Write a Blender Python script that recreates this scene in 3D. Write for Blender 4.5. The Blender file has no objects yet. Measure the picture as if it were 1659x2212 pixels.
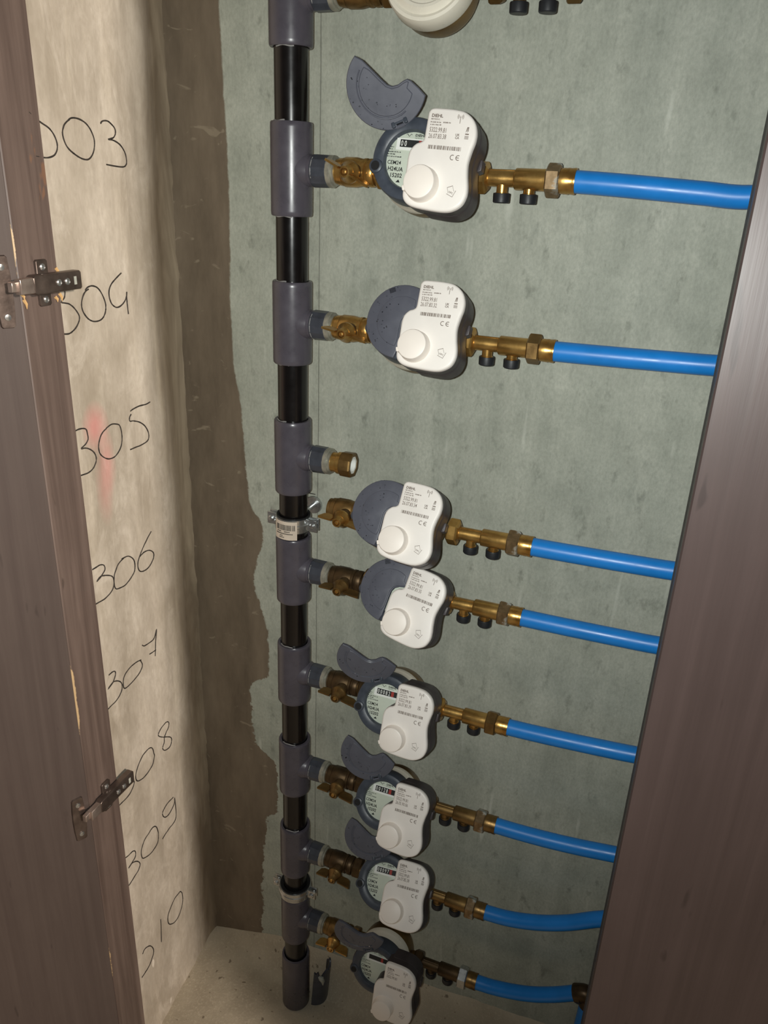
import bpy, math, random
from mathutils import Matrix, Vector, noise
random.seed(7)

# ---------------------------------------------------------------- units: millimetres in the code, metres in the scene
K = 0.001
FLOOR = 1475.0                      # camera height above the floor; z values below are measured from the floor
sc = bpy.context.scene
col = sc.collection

# ---------------------------------------------------------------- camera
FPX = 1706.39
cam_d = bpy.data.cameras.new('camera')
cam = bpy.data.objects.new('camera', cam_d)
col.objects.link(cam)
cam_d.sensor_fit = 'VERTICAL'
cam_d.sensor_height = 24.0
cam_d.lens = FPX / 2212.0 * 24.0
cam_d.clip_start = 0.02
AX = Vector((0.92987528, 0.17692108, -0.32253821))      # world axes seen from the camera (right, down, forward)
AY = Vector((0.36570929, -0.34957506, 0.86258565))
AZ = Vector((0.03985827, -0.92005229, -0.38976288))
right = Vector((AX[0], AY[0], AZ[0])); down = Vector((AX[1], AY[1], AZ[1])); fwd = Vector((AX[2], AY[2], AZ[2]))
CAM = Vector((482.85, -923.59, FLOOR))
m3 = Matrix((right, -down, -fwd)).transposed()
cam.matrix_world = Matrix.Translation(CAM * K) @ m3.to_4x4()
sc.camera = cam

# ---------------------------------------------------------------- light: phone flash beside the lens, warm corridor lamp, dim surroundings
w = bpy.data.worlds.new('surroundings'); sc.world = w; w.use_nodes = True
w.node_tree.nodes['Background'].inputs[0].default_value = (1.0, 0.90, 0.80, 1)
w.node_tree.nodes['Background'].inputs[1].default_value = 0.045

fl = bpy.data.lights.new('phone_flash', 'SPOT')
fl.energy = 31.0; fl.color = (0.97, 1.0, 0.965); fl.shadow_soft_size = 0.004
fl.spot_size = math.radians(112); fl.spot_blend = 1.0
flo = bpy.data.objects.new('phone_flash', fl); col.objects.link(flo)
fm = m3.to_4x4()
aim = (fwd - down * 0.20 + right * 0.02).normalized()
flo.matrix_world = Matrix.Translation((CAM - right * 17 - down * 5) * K) @ aim.to_track_quat('-Z', 'Y').to_matrix().to_4x4()

lp = bpy.data.lights.new('corridor_lamp', 'AREA')
lp.shape = 'DISK'; lp.size = 0.50; lp.energy = 150.0; lp.color = (1.0, 0.87, 0.75)
lpo = bpy.data.objects.new('corridor_lamp', lp); col.objects.link(lpo)
lpos = Vector((3640, -1600, 2480)); tgt = Vector((-220, -80, 800))
lpo.matrix_world = Matrix.Translation(lpos * K) @ (tgt - lpos).to_track_quat('-Z', 'Y').to_matrix().to_4x4()

sc.view_settings.view_transform = 'Standard'
sc.view_settings.look = 'None'
sc.view_settings.exposure = 0.0
sc.view_settings.gamma = 1.0
sc.view_settings.use_curve_mapping = False

# ---------------------------------------------------------------- material helpers
def srgb(r, g, b):
    f = lambda c: (c / 255 / 12.92) if c / 255 <= 0.04045 else ((c / 255 + 0.055) / 1.055) ** 2.4
    return (f(r), f(g), f(b), 1)

class NT:
    def __init__(s, name):
        s.m = bpy.data.materials.new(name); s.m.use_nodes = True
        s.t = s.m.node_tree; s.b = s.t.nodes['Principled BSDF']
        s.tc = s.t.nodes.new('ShaderNodeTexCoord')
    def n(s, kind): return s.t.nodes.new('ShaderNode' + kind)
    def l(s, a, b): s.t.links.new(a, b)
    def put(s, sock, v):
        if hasattr(v, 'is_linked'): s.l(v, sock)
        else: sock.default_value = v
    def mapped(s, scale, loc=(0, 0, 0)):
        mp = s.n('Mapping'); s.l(s.tc.outputs['Object'], mp.inputs[0])
        mp.inputs['Scale'].default_value = scale; mp.inputs['Location'].default_value = loc
        return mp.outputs[0]
    def noise(s, scale, detail=4, rough=0.55, vec=(1, 1, 1), loc=(0, 0, 0), dist=0):
        t = s.n('TexNoise'); s.l(s.mapped(vec, loc), t.inputs['Vector'])
        t.inputs['Scale'].default_value = scale; t.inputs['Detail'].default_value = detail
        t.inputs['Roughness'].default_value = rough; t.inputs['Distortion'].default_value = dist
        return t.outputs['Fac']
    def ramp(s, v, a, b, ca=0.0, cb=1.0):
        t = s.n('MapRange'); t.clamp = True
        s.put(t.inputs[0], v); s.put(t.inputs[1], a); s.put(t.inputs[2], b)
        t.inputs[3].default_value = ca; t.inputs[4].default_value = cb
        return t.outputs[0]
    def math(s, op, a, b=0.0):
        t = s.n('Math'); t.operation = op; s.put(t.inputs[0], a); s.put(t.inputs[1], b); return t.outputs[0]
    def mix(s, f, a, b):
        t = s.n('Mix'); t.data_type = 'RGBA'
        s.put(t.inputs['Factor'], f); s.put(t.inputs[6], a); s.put(t.inputs[7], b); return t.outputs[2]
    def xyz(s):
        t = s.n('SeparateXYZ'); s.l(s.tc.outputs['Object'], t.inputs[0]); return t.outputs
    def bump(s, h, strength, dist=0.001):
        t = s.n('Bump'); t.inputs['Strength'].default_value = strength; t.inputs['Distance'].default_value = dist
        s.l(h, t.inputs['Height']); s.l(t.outputs[0], s.b.inputs['Normal'])
    def done(s, colr, rough=0.5, metal=0.0, spec=None):
        s.put(s.b.inputs['Base Color'], colr); s.put(s.b.inputs['Roughness'], rough); s.put(s.b.inputs['Metallic'], metal)
        if spec is not None: s.b.inputs['Specular IOR Level'].default_value = spec
        return s.m

def simple(name, c, rough, metal=0.0, var=0.12, nscale=60, spec=None, bump=0.0):
    t = NT(name); f = t.noise(nscale, 4)
    dark = tuple(x * (1 - var * 2) for x in c[:3]) + (1,)
    lite = tuple(min(1, x * (1 + var)) for x in c[:3]) + (1,)
    m = t.done(t.mix(t.ramp(f, 0.3, 0.7), dark, lite), t.ramp(t.noise(nscale * 2, 3), 0.3, 0.7, rough * 0.85, min(1, rough * 1.15)), metal, spec)
    if bump: t.bump(f, bump)
    return m

M = {}
def concrete_back():
    t = NT('green_grey_concrete'); X, Y, Z = t.xyz()
    streak = t.noise(34, 5, 0.6, (1, 1, 0.07)); fine = t.noise(160, 4, 0.6, (1, 1, 0.35)); blot = t.noise(14, 5, 0.65)
    c = t.mix(t.ramp(blot, 0.30, 0.70), srgb(151, 155, 143), srgb(179, 182, 169))
    c = t.mix(t.ramp(streak, 0.42, 0.70, 0, 0.34), c, srgb(204, 205, 191))
    c = t.mix(t.ramp(t.noise(30, 6, 0.7, (1, 1, 0.5)), 0.60, 0.72, 0, 0.45), c, srgb(124, 130, 121))
    c = t.mix(t.ramp(fine, 0.55, 0.72, 0, 0.22), c, srgb(116, 120, 111))
    c = t.mix(t.ramp(t.noise(48, 4, 0.6, (1.2, 1, 0.7), (3, 0, 5)), 0.60, 0.74, 0, 0.5), c, srgb(98, 102, 91))
    c = t.mix(t.ramp(t.noise(300, 3, 0.7, (1, 1, 0.6)), 0.35, 0.65, 0.0, 0.28), c, srgb(110, 116, 105))
    c = t.mix(t.ramp(t.noise(55, 2, 0.4, (1, 1, 0.12), (7, 0, 1)), 0.70, 0.76, 0, 0.4), c, srgb(212, 214, 202))
    # browner, unfinished strip along the corner with a ragged edge
    cv = t.n('FloatCurve'); zz = t.ramp(Z, 0.0, 1.75); t.l(zz, cv.inputs['Value'])
    pts = [(0.078, -112), (0.209, -104), (0.366, -93), (0.396, -72), (0.493, -71), (0.538, -116), (0.656, -120), (0.69, -86),
           (0.769, -85), (0.826, -101), (0.868, -106), (0.955, -88), (0.997, -111), (1.065, -116), (1.152, -122), (1.24, -133),
           (1.457, -130), (1.67, -135)]
    cm = cv.mapping.curves[0]
    pp = [(0.0, (-112 + 200) / 160)] + [(z / 1.75, (x + 200) / 160) for z, x in pts] + [(1.0, 65 / 160)]
    cm.points[0].location = pp[0]; cm.points[1].location = pp[-1]
    for q in pp[1:-1]:
        cm.points.new(*q)
    cv.mapping.update()
    edge = t.math('SUBTRACT', t.math('MULTIPLY', cv.outputs[0], 0.160), 0.200)
    amp = t.ramp(Z, 0.2, 1.3, 0.030, 0.006)
    jit = t.math('MULTIPLY', t.math('SUBTRACT', t.noise(22, 5, 0.65, (1.3, 1, 1)), 0.5), amp)
    edge = t.math('ADD', edge, jit)
    edge = t.math('ADD', edge, t.math('MULTIPLY', t.math('SUBTRACT', t.noise(75, 4, 0.7, (1, 1, 1), (6, 2, 1)), 0.5), t.ramp(Z, 0.5, 1.2, 0.022, 0.004)))
    d = t.math('SUBTRACT', edge, X)
    mask = t.ramp(d, -0.0012, 0.0012)
    br = t.mix(t.ramp(t.noise(22, 6, 0.65, (1, 1, 0.3)), 0.3, 0.72), srgb(94, 83, 69), srgb(124, 111, 94))
    br = t.mix(t.ramp(t.noise(60, 3, 0.5, (0.5, 1, 0.9), (2, 2, 2), 1.2), 0.66, 0.72, 0, 0.5), br, srgb(150, 138, 118))
    c = t.mix(mask, c, br)
    # plumb line pencilled behind the riser
    ln = t.math('ABSOLUTE', t.math('SUBTRACT', X, t.math('ADD', 0.0055, t.math('MULTIPLY', t.math('SUBTRACT', t.noise(3, 2), 0.5), 0.004))))
    c = t.mix(t.ramp(ln, 0.0004, 0.0011, 0.55, 0.0), c, srgb(70, 70, 64))
    h = t.math('ADD', t.math('MULTIPLY', fine, 0.5), t.math('ADD', streak, t.math('MULTIPLY', mask, -0.6)))
    t.bump(h, 0.35, 0.0012)
    return t.done(c, 0.72, 0, 0.35)

def plaster_left():
    t = NT('pale_plaster'); X, Y, Z = t.xyz()
    a = t.noise(9, 6, 0.62, (1, 1, 0.45)); s = t.noise(26, 5, 0.65, (1, 1, 0.10), (0, 0, 0), 0.5); sm = t.noise(7, 4, 0.6, (1, 1, 0.8), (4, 1, 2), 0.6)
    c = t.mix(t.ramp(a, 0.3, 0.7), srgb(158, 147, 131), srgb(206, 196, 181))
    c = t.mix(t.ramp(s, 0.52, 0.72, 0, 0.5), c, srgb(224, 213, 194))
    c = t.mix(t.ramp(sm, 0.50, 0.72, 0, 0.5), c, srgb(146, 134, 116))
    c = t.mix(t.ramp(t.noise(20, 6, 0.7, (1, 1, 0.5), (8, 8, 8), 0.8), 0.52, 0.75, 0, 0.6), c, srgb(222, 213, 199))
    c = t.mix(t.ramp(t.noise(180, 3, 0.6, (1, 1, 0.5)), 0.4, 0.7, 0, 0.25), c, srgb(150, 138, 122))
    c = t.mix(t.ramp(t.noise(40, 2, 0.3, (1, 1, 0.5), (9, 3, 1)), 0.77, 0.79, 0, 0.7), c, srgb(235, 226, 212))
    # brown mortar smeared round the corner, soft edge also painting in the lamp shadow
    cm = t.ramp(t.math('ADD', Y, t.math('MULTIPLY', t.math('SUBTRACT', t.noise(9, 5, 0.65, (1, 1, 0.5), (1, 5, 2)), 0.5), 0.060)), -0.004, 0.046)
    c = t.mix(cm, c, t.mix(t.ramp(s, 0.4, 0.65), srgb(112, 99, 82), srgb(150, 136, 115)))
    # pink chalk smudges beside the third number
    for (y, z, ry, rz, k) in ((-0.147, 1.166, 0.026, 0.030, 0.42), (-0.128, 1.112, 0.016, 0.045, 0.30), (-0.141, 1.078, 0.018, 0.050, 0.22)):
        dy = t.math('DIVIDE', t.math('SUBTRACT', Y, y), ry); dz = t.math('DIVIDE', t.math('SUBTRACT', Z, z), rz)
        r = t.math('SQRT', t.math('ADD', t.math('MULTIPLY', dy, dy), t.math('MULTIPLY', dz, dz)))
        r = t.math('ADD', r, t.math('MULTIPLY', t.math('SUBTRACT', a, 0.5), 0.8))
        c = t.mix(t.ramp(r, 0.15, 1.1, k, 0.0), c, srgb(236, 130, 132))
    t.bump(t.math('ADD', s, t.math('MULTIPLY', t.noise(90, 4), 0.35)), 0.4, 0.0015)
    return t.done(c, 0.8, 0, 0.25)

def floor_mat():
    t = NT('floor_screed')
    a = t.noise(8, 6, 0.6); g = t.noise(220, 3, 0.6)
    c = t.mix(t.ramp(a, 0.3, 0.7), srgb(158, 147, 128), srgb(190, 179, 158))
    c = t.mix(t.ramp(g, 0.52, 0.70, 0, 0.4), c, srgb(205, 194, 172))
    c = t.mix(t.ramp(t.noise(85, 2, 0.5, (1, 1, 1), (5, 1, 0)), 0.68, 0.73, 0, 0.65), c, srgb(86, 74, 58))
    t.bump(t.math('ADD', g, a), 0.5, 0.0012)
    return t.done(c, 0.9, 0, 0.2)

def painted_wood(name, c0, c1, worn=False, gloss=0.5):
    t = NT(name); X, Y, Z = t.xyz()
    g = t.noise(70, 5, 0.6, (1, 1, 0.035), (0, 0, 0), 0.4); b = t.noise(6, 4, 0.6)
    c = t.mix(t.ramp(g, 0.32, 0.70), c0, c1)
    c = t.mix(t.ramp(b, 0.4, 0.75, 0, 0.3), c, tuple(x * 0.72 for x in c0[:3]) + (1,))
    c = t.mix(t.ramp(t.noise(60, 2, 0.4, (1, 1, 0.25), (3, 8, 1)), 0.70, 0.74, 0, 0.5), c, tuple(x * 0.45 for x in c0[:3]) + (1,))
    if worn:      # paint knocked off along the front arris, bare wood shows
        lim = t.math('ADD', -0.2496, t.math('MULTIPLY', t.ramp(t.noise(5.5, 2, 0.5, (0, 0, 1), (0, 0, 4)), 0.54, 0.64), 0.0042))
        lim = t.math('ADD', lim, t.math('MULTIPLY', t.math('SUBTRACT', t.noise(160, 3, 0.7), 0.5), 0.0035))
        c = t.mix(t.ramp(t.math('SUBTRACT', lim, Y), -0.0004, 0.0006), c, srgb(196, 168, 128))
        c = t.mix(t.ramp(t.noise(38, 3, 0.6, (1, 1, 0.35), (2, 6, 3)), 0.72, 0.76, 0, 0.6), c, srgb(132, 96, 72))
    t.bump(g, 0.35, 0.0008)
    return t.done(c, gloss, 0, 0.4)

def brass_mat(name, c0, c1, c2, rough, metal=0.85):
    t = NT(name); a = t.noise(45, 5, 0.6); b = t.noise(18, 4, 0.6, (1, 1, 1), (3, 1, 4))
    c = t.mix(t.ramp(a, 0.32, 0.68), c0, c1); c = t.mix(t.ramp(b, 0.5, 0.72, 0, 0.75), c, c2)
    t.bump(t.noise(300, 3), 0.15, 0.0004)
    return t.done(c, t.ramp(a, 0.3, 0.7, rough * 0.8, rough * 1.25), metal)

def patina_mat():
    t = NT('limescaled_brass'); a = t.noise(90, 5, 0.7); b = t.noise(38, 4, 0.6, (1, 1, 1), (2, 2, 5))
    c = t.mix(t.ramp(a, 0.3, 0.7), srgb(112, 92, 66), srgb(158, 132, 98)); k = t.ramp(b, 0.50, 0.60)
    c = t.mix(k, c, srgb(168, 174, 170))
    return t.done(c, t.ramp(b, 0.5, 0.6, 0.38, 0.75), t.ramp(b, 0.5, 0.6, 0.7, 0.05))

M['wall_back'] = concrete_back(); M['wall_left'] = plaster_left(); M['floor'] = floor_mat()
M['post'] = painted_wood('brown_stained_post', srgb(86, 72, 66), srgb(118, 102, 94), True, 0.48)
M['door'] = painted_wood('brown_painted_door', srgb(78, 67, 63), srgb(89, 78, 73), False, 0.5)
M['panel'] = painted_wood('smooth_brown_panel', srgb(66, 55, 53), srgb(75, 63, 61), False, 0.42)
M['shaded_edge'] = simple('shaded_panel_edge', srgb(52, 46, 44), 0.6)  # post colour darkened to hold the shade on its inner face
M['pipe'] = simple('black_gloss_pipe', srgb(20, 17, 17), 0.22, 0, 0.2, 30)
M['tee'] = simple('slate_grey_pvc', srgb(82, 78, 86), 0.30, 0, 0.10, 35)
M['adapter'] = simple('dark_grey_pvc', srgb(66, 69, 77), 0.32, 0, 0.15, 60)
M['cement'] = simple('dried_glue', srgb(150, 148, 146), 0.5)
M['ring'] = simple('nickel_ring', srgb(172, 170, 156), 0.40, 0.5, 0.15, 90)
M['brass'] = brass_mat('bright_brass', srgb(168, 124, 62), srgb(204, 164, 96), srgb(132, 96, 52), 0.30)
M['old_brass'] = brass_mat('dull_brass', srgb(116, 90, 54), srgb(150, 120, 74), srgb(84, 66, 44), 0.40)
M['dark_brass'] = brass_mat('dark_and_shaded_brass', srgb(66, 52, 38), srgb(96, 76, 50), srgb(48, 40, 32), 0.42, 0.7)  # dark brass tone; on valve bodies it paints in their shadow
M['patina'] = patina_mat()
M['zinc'] = simple('zinc_plated_steel', srgb(196, 198, 198), 0.28, 0.9, 0.08, 60)
M['hinge'] = brass_mat('tarnished_hinge_steel', srgb(96, 84, 78), srgb(124, 110, 102), srgb(78, 68, 62), 0.34, 0.75)
M['hinge_link'] = brass_mat('worn_hinge_link', srgb(176, 158, 148), srgb(204, 188, 178), srgb(150, 134, 124), 0.3, 0.8)
M['rubber'] = simple('black_rubber', srgb(24, 24, 26), 0.55)
M['cap'] = simple('black_plastic_cap', srgb(34, 36, 40), 0.5)
M['white'] = simple('white_plastic_case', srgb(242, 236, 229), 0.42, 0, 0.02, 20)
M['white_cap'] = simple('ivory_plastic_cap', srgb(226, 220, 204), 0.30, 0, 0.03, 30)
M['knob'] = simple('warm_white_plastic', srgb(245, 236, 226), 0.45, 0, 0.02, 20)
M['module'] = simple('charcoal_plastic', srgb(64, 58, 60), 0.42, 0, 0.12, 60)
M['collar'] = simple('slate_blue_plastic', srgb(66, 72, 82), 0.40, 0, 0.12, 60)
M['lid'] = simple('grey_lid_plastic', srgb(88, 90, 100), 0.42, 0, 0.06, 40)
M['hole'] = simple('dark_hole_shade', srgb(14, 14, 16), 0.7)
M['dial'] = simple('pale_dial', srgb(208, 216, 200), 0.35, 0, 0.03, 40)
M['print'] = simple('brown_laser_print', srgb(118, 104, 94), 0.6, 0, 0.05)
M['ink'] = simple('black_print', srgb(34, 36, 36), 0.5)
M['digit'] = simple('white_digits', srgb(236, 238, 232), 0.5, 0, 0.02)
M['red'] = simple('red_digit_wheel', srgb(170, 60, 52), 0.5)
M['sticker'] = simple('paper_sticker', srgb(216, 200, 182), 0.7, 0, 0.04)
M['blue'] = simple('blue_polyethylene', srgb(26, 128, 212), 0.36, 0, 0.05, 25)
M['pencil'] = simple('dark_marker_line', srgb(52, 46, 40), 0.8, 0, 0.35, 120)
M['splinter'] = simple('bare_wood', srgb(206, 166, 112), 0.8)
M['foam'] = simple('pale_mortar', srgb(176, 178, 168), 0.9, 0, 0.15)
def water_mat():
    t = NT('water_drop'); t.b.inputs['Transmission Weight'].default_value = 1.0; t.b.inputs['IOR'].default_value = 1.33
    return t.done((0.95, 0.97, 1, 1), t.ramp(t.noise(50), 0, 1, 0.02, 0.05))
M['water'] = water_mat()

# ---------------------------------------------------------------- mesh helpers
class MB:
    def __init__(s): s.v = []; s.f = []
    def add(s, vs, fs, T=None):
        o = len(s.v)
        for p in vs:
            p = Vector(p)
            s.v.append(T @ p if T else p)
        s.f += [tuple(i + o for i in f) for f in fs]; return s
    def lathe(s, prof, T=None, seg=32, a0=0.0, closed=False):
        """prof: (z, r) points, turned about local z; ends are capped when r > 0"""
        vs, fs = [], []; n = len(prof)
        for z, r in prof:
            for i in range(seg):
                a = a0 + 2 * math.pi * i / seg
                vs.append((r * math.cos(a), r * math.sin(a), z))
        for j in range(n - 1 if not closed else n):
            k = (j + 1) % n
            for i in range(seg):
                fs.append((j * seg + i, j * seg + (i + 1) % seg, k * seg + (i + 1) % seg, k * seg + i))
        if not closed:
            fs.append(tuple(reversed(range(seg)))); fs.append(tuple(range((n - 1) * seg, n * seg)))
        return s.add(vs, fs, T)
    def prism(s, out, z0, z1, bev=0.0, T=None, bev0=0.0):
        """closed outline (counter-clockwise) raised from z0 to z1 with a rounded front rim"""
        loops = []
        if bev0: loops += [(offset(out, -bev0), z0), (out, z0 + bev0)]
        else: loops.append((out, z0))
        if bev:
            for k in range(0, 4):
                a = math.pi / 2 * k / 3
                loops.append((offset(out, -bev * (1 - math.cos(a))), z1 - bev + bev * math.sin(a)))
        else: loops.append((out, z1))
        n = len(out); vs = [(p[0], p[1], z) for lo, z in loops for p in lo]; fs = []
        for j in range(len(loops) - 1):
            for i in range(n):
                fs.append((j * n + i, j * n + (i + 1) % n, (j + 1) * n + (i + 1) % n, (j + 1) * n + i))
        fs.append(tuple(reversed(range(n)))); fs.append(tuple(range((len(loops) - 1) * n, len(loops) * n)))
        return s.add(vs, fs, T)
    def box(s, lo, hi, T=None, c=0.0):
        (x0, y0, z0), (x1, y1, z1) = lo, hi
        out = [(x0, y0), (x1, y0), (x1, y1), (x0, y1)]
        if c: out = [(x0 + c, y0), (x1 - c, y0), (x1, y0 + c), (x1, y1 - c), (x1 - c, y1), (x0 + c, y1), (x0, y1 - c), (x0, y0 + c)]
        return s.prism(out, z0, z1, c, T, c)
    def tube(s, path, r, seg=16, T=None):
        vs, fs = [], []; n = len(path); path = [Vector(p) for p in path]
        up = Vector((0.123, 0.31, 0.94))
        for j, p in enumerate(path):
            d = (path[min(j + 1, n - 1)] - path[max(j - 1, 0)]).normalized()
            a = d.cross(up)
            if a.length < 1e-4: a = d.cross(Vector((1, 0, 0)))
            a.normalize(); b = d.cross(a); rr = r[j] if isinstance(r, (list, tuple)) else r
            for i in range(seg):
                t = 2 * math.pi * i / seg; vs.append(p + a * rr * math.cos(t) + b * rr * math.sin(t))
        for j in range(n - 1):
            for i in range(seg): fs.append((j * seg + i, (j + 1) * seg + i, (j + 1) * seg + (i + 1) % seg, j * seg + (i + 1) % seg))
        fs.append(tuple(range(seg))); fs.append(tuple(reversed(range((n - 1) * seg, n * seg))))
        return s.add(vs, fs, T)
    def mesh(s, name, mat, ang=35):
        me = bpy.data.meshes.new(name)
        me.from_pydata([tuple(p * K) for p in s.v], [], s.f)
        me.update(); me.materials.append(M[mat]); me.shade_smooth(); me.set_sharp_from_angle(angle=math.radians(ang))
        return me

def offset(out, d):
    n = len(out); r = []
    for i in range(n):
        p, q, t = Vector(out[i - 1]), Vector(out[i]), Vector(out[(i + 1) % n])
        e1 = (q - p); e2 = (t - q)
        n1 = Vector((e1.y, -e1.x)).normalized(); n2 = Vector((e2.y, -e2.x)).normalized()
        m = (n1 + n2)
        m = m.normalized() if m.length > 1e-6 else n1
        k = d / max(0.5, m.dot(n1))
        r.append((q.x + m.x * k, q.y + m.y * k))
    return r

def spline(pts, sub=5, closed=True):
    n = len(pts); out = []; P = [Vector(p) for p in pts]
    for i in range(n if closed else n - 1):
        p0 = P[i - 1] if closed or i > 0 else P[i]; p1 = P[i]; p2 = P[(i + 1) % n]
        p3 = P[(i + 2) % n] if closed or i + 2 < n else p2
        for k in range(sub):
            t = k / sub
            out.append(tuple(0.5 * ((2 * p1) + (p2 - p0) * t + (2 * p0 - 5 * p1 + 4 * p2 - p3) * t * t + (3 * p1 - p0 - 3 * p2 + p3) * t ** 3)))
    if not closed: out.append(tuple(P[-1]))
    return out

def along(axis, at=(0, 0, 0)):
    """matrix whose local z points along a world axis"""
    return Matrix.Translation(Vector(at)) @ Vector(axis).to_track_quat('Z', 'Y').to_matrix().to_4x4()

AXX = Matrix(((0, 0, 1, 0), (1, 0, 0, 0), (0, 1, 0, 0), (0, 0, 0, 1)))       # local z -> x
AXF = Matrix(((1, 0, 0, 0), (0, 0, -1, 0), (0, 1, 0, 0), (0, 0, 0, 1)))      # local z -> -y (towards the viewer), local y -> z

def obj(name, me, parent=None, loc=(0, 0, 0)):
    o = bpy.data.objects.new(name, me); col.objects.link(o); o.location = Vector(loc) * K
    if parent: o.parent = parent
    return o
def thing(name, label, cat, loc, group=None, rot=None):
    o = bpy.data.objects.new(name, None); col.objects.link(o); o.empty_display_size = 0.02
    o.location = Vector(loc) * K
    if rot is not None: o.rotation_euler = rot
    o['label'] = label; o['category'] = cat
    if group: o['group'] = group
    return o
def tag(o, label, cat, kind=None, group=None):
    o['label'] = label; o['category'] = cat
    if kind: o['kind'] = kind
    if group: o['group'] = group
    return o
CACHE = {}
def shared(key, mat, fn, ang=35):
    if key not in CACHE: CACHE[key] = fn(MB()).mesh(key, mat, ang)
    return CACHE[key]

TEXT = {}
def text2d(body, size, bold=0.0):
    k = (body, size, bold)
    if k not in TEXT:
        cu = bpy.data.curves.new('t', 'FONT'); cu.body = body; cu.size = size; cu.resolution_u = 2; cu.offset = bold
        ob = bpy.data.objects.new('t', cu); col.objects.link(ob)
        dg = bpy.context.evaluated_depsgraph_get(); ev = ob.evaluated_get(dg); me = ev.to_mesh()
        TEXT[k] = ([tuple(v.co) for v in me.vertices], [tuple(p.vertices) for p in me.polygons])
        ev.to_mesh_clear(); bpy.data.objects.remove(ob); bpy.data.curves.remove(cu)
    return TEXT[k]
def put_text(mb, body, size, x, y, z, sx=1.0, rot=0.0, bold=0.0):
    vs, fs = text2d(body, size, bold)
    mb.add(vs, fs, Matrix.Translation((x, y, z)) @ Matrix.Rotation(rot, 4, 'Z') @ Matrix.Diagonal((sx, 1, 1, 1)))

# ================================================================ THE SETTING
def grid(nu, nv, fn):
    vs = [fn(i / nu, j / nv) for j in range(nv + 1) for i in range(nu + 1)]
    fs = [(j * (nu + 1) + i, j * (nu + 1) + i + 1, (j + 1) * (nu + 1) + i + 1, (j + 1) * (nu + 1) + i) for j in range(nv) for i in range(nu)]
    return vs, fs
def nz(x, y, z, s): return noise.fractal(Vector((x, y, z)) / s, 0.9, 2.1, 4)

TOP = 2150.0
def back_pt(u, v):
    x = -240 + u * 905; z = -10 + v * TOP
    return (x, 67 + 0.7 * nz(x, 3, z * 0.4, 60), z)
mb = MB(); mb.add(*grid(110, 200, back_pt))
o = obj('wall_back', mb.mesh('wall_back', 'wall_back', 60)); tag(o, 'green grey concrete wall behind the pipes, with a brown ragged strip along its left edge', 'wall', 'structure')
WALL_BACK = o
mk = MB()
mk.tube([(-36, 66.0, 1038), (-20, 66.0, 1036), (2, 66.0, 1035)], 0.7, 6)
mo = obj('pencil_mark', mk.mesh('pencil_mark', 'pencil'), WALL_BACK); mo['label'] = 'short level pencil mark behind the riser'

LA = Vector((-229, 67)); LD = (Vector((-210, -118)) - LA).normalized(); LN = Vector((-LD.y, LD.x))
if LN.x < 0: LN = -LN
def left_pt(s, z, off=0.0):
    d = 1.3 * nz(s * 1.6, 11, z * 0.35, 55) + off
    if s < 26: d += 11 * (1 - s / 26) ** 2 + 3.0 * nz(s, 7, z * 0.6, 15) * (1 - s / 26)
    d += 5.0 * math.exp(-((s - 46) / 16) ** 2 - ((z - 1590) / 70) ** 2) - 3.0 * math.exp(-((s - 62) / 12) ** 2 - ((z - 1520) / 60) ** 2)
    p = LA + LD * s + LN * d
    return (p.x, p.y, z)
mb = MB(); mb.add(*grid(70, 230, lambda u, v: left_pt((1 - u) * 272, -10 + v * TOP)))
WALL_LEFT = tag(obj('wall_left', mb.mesh('wall_left', 'wall_left', 60)), 'pale beige plaster side wall with room numbers written by hand', 'wall', 'structure')

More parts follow.
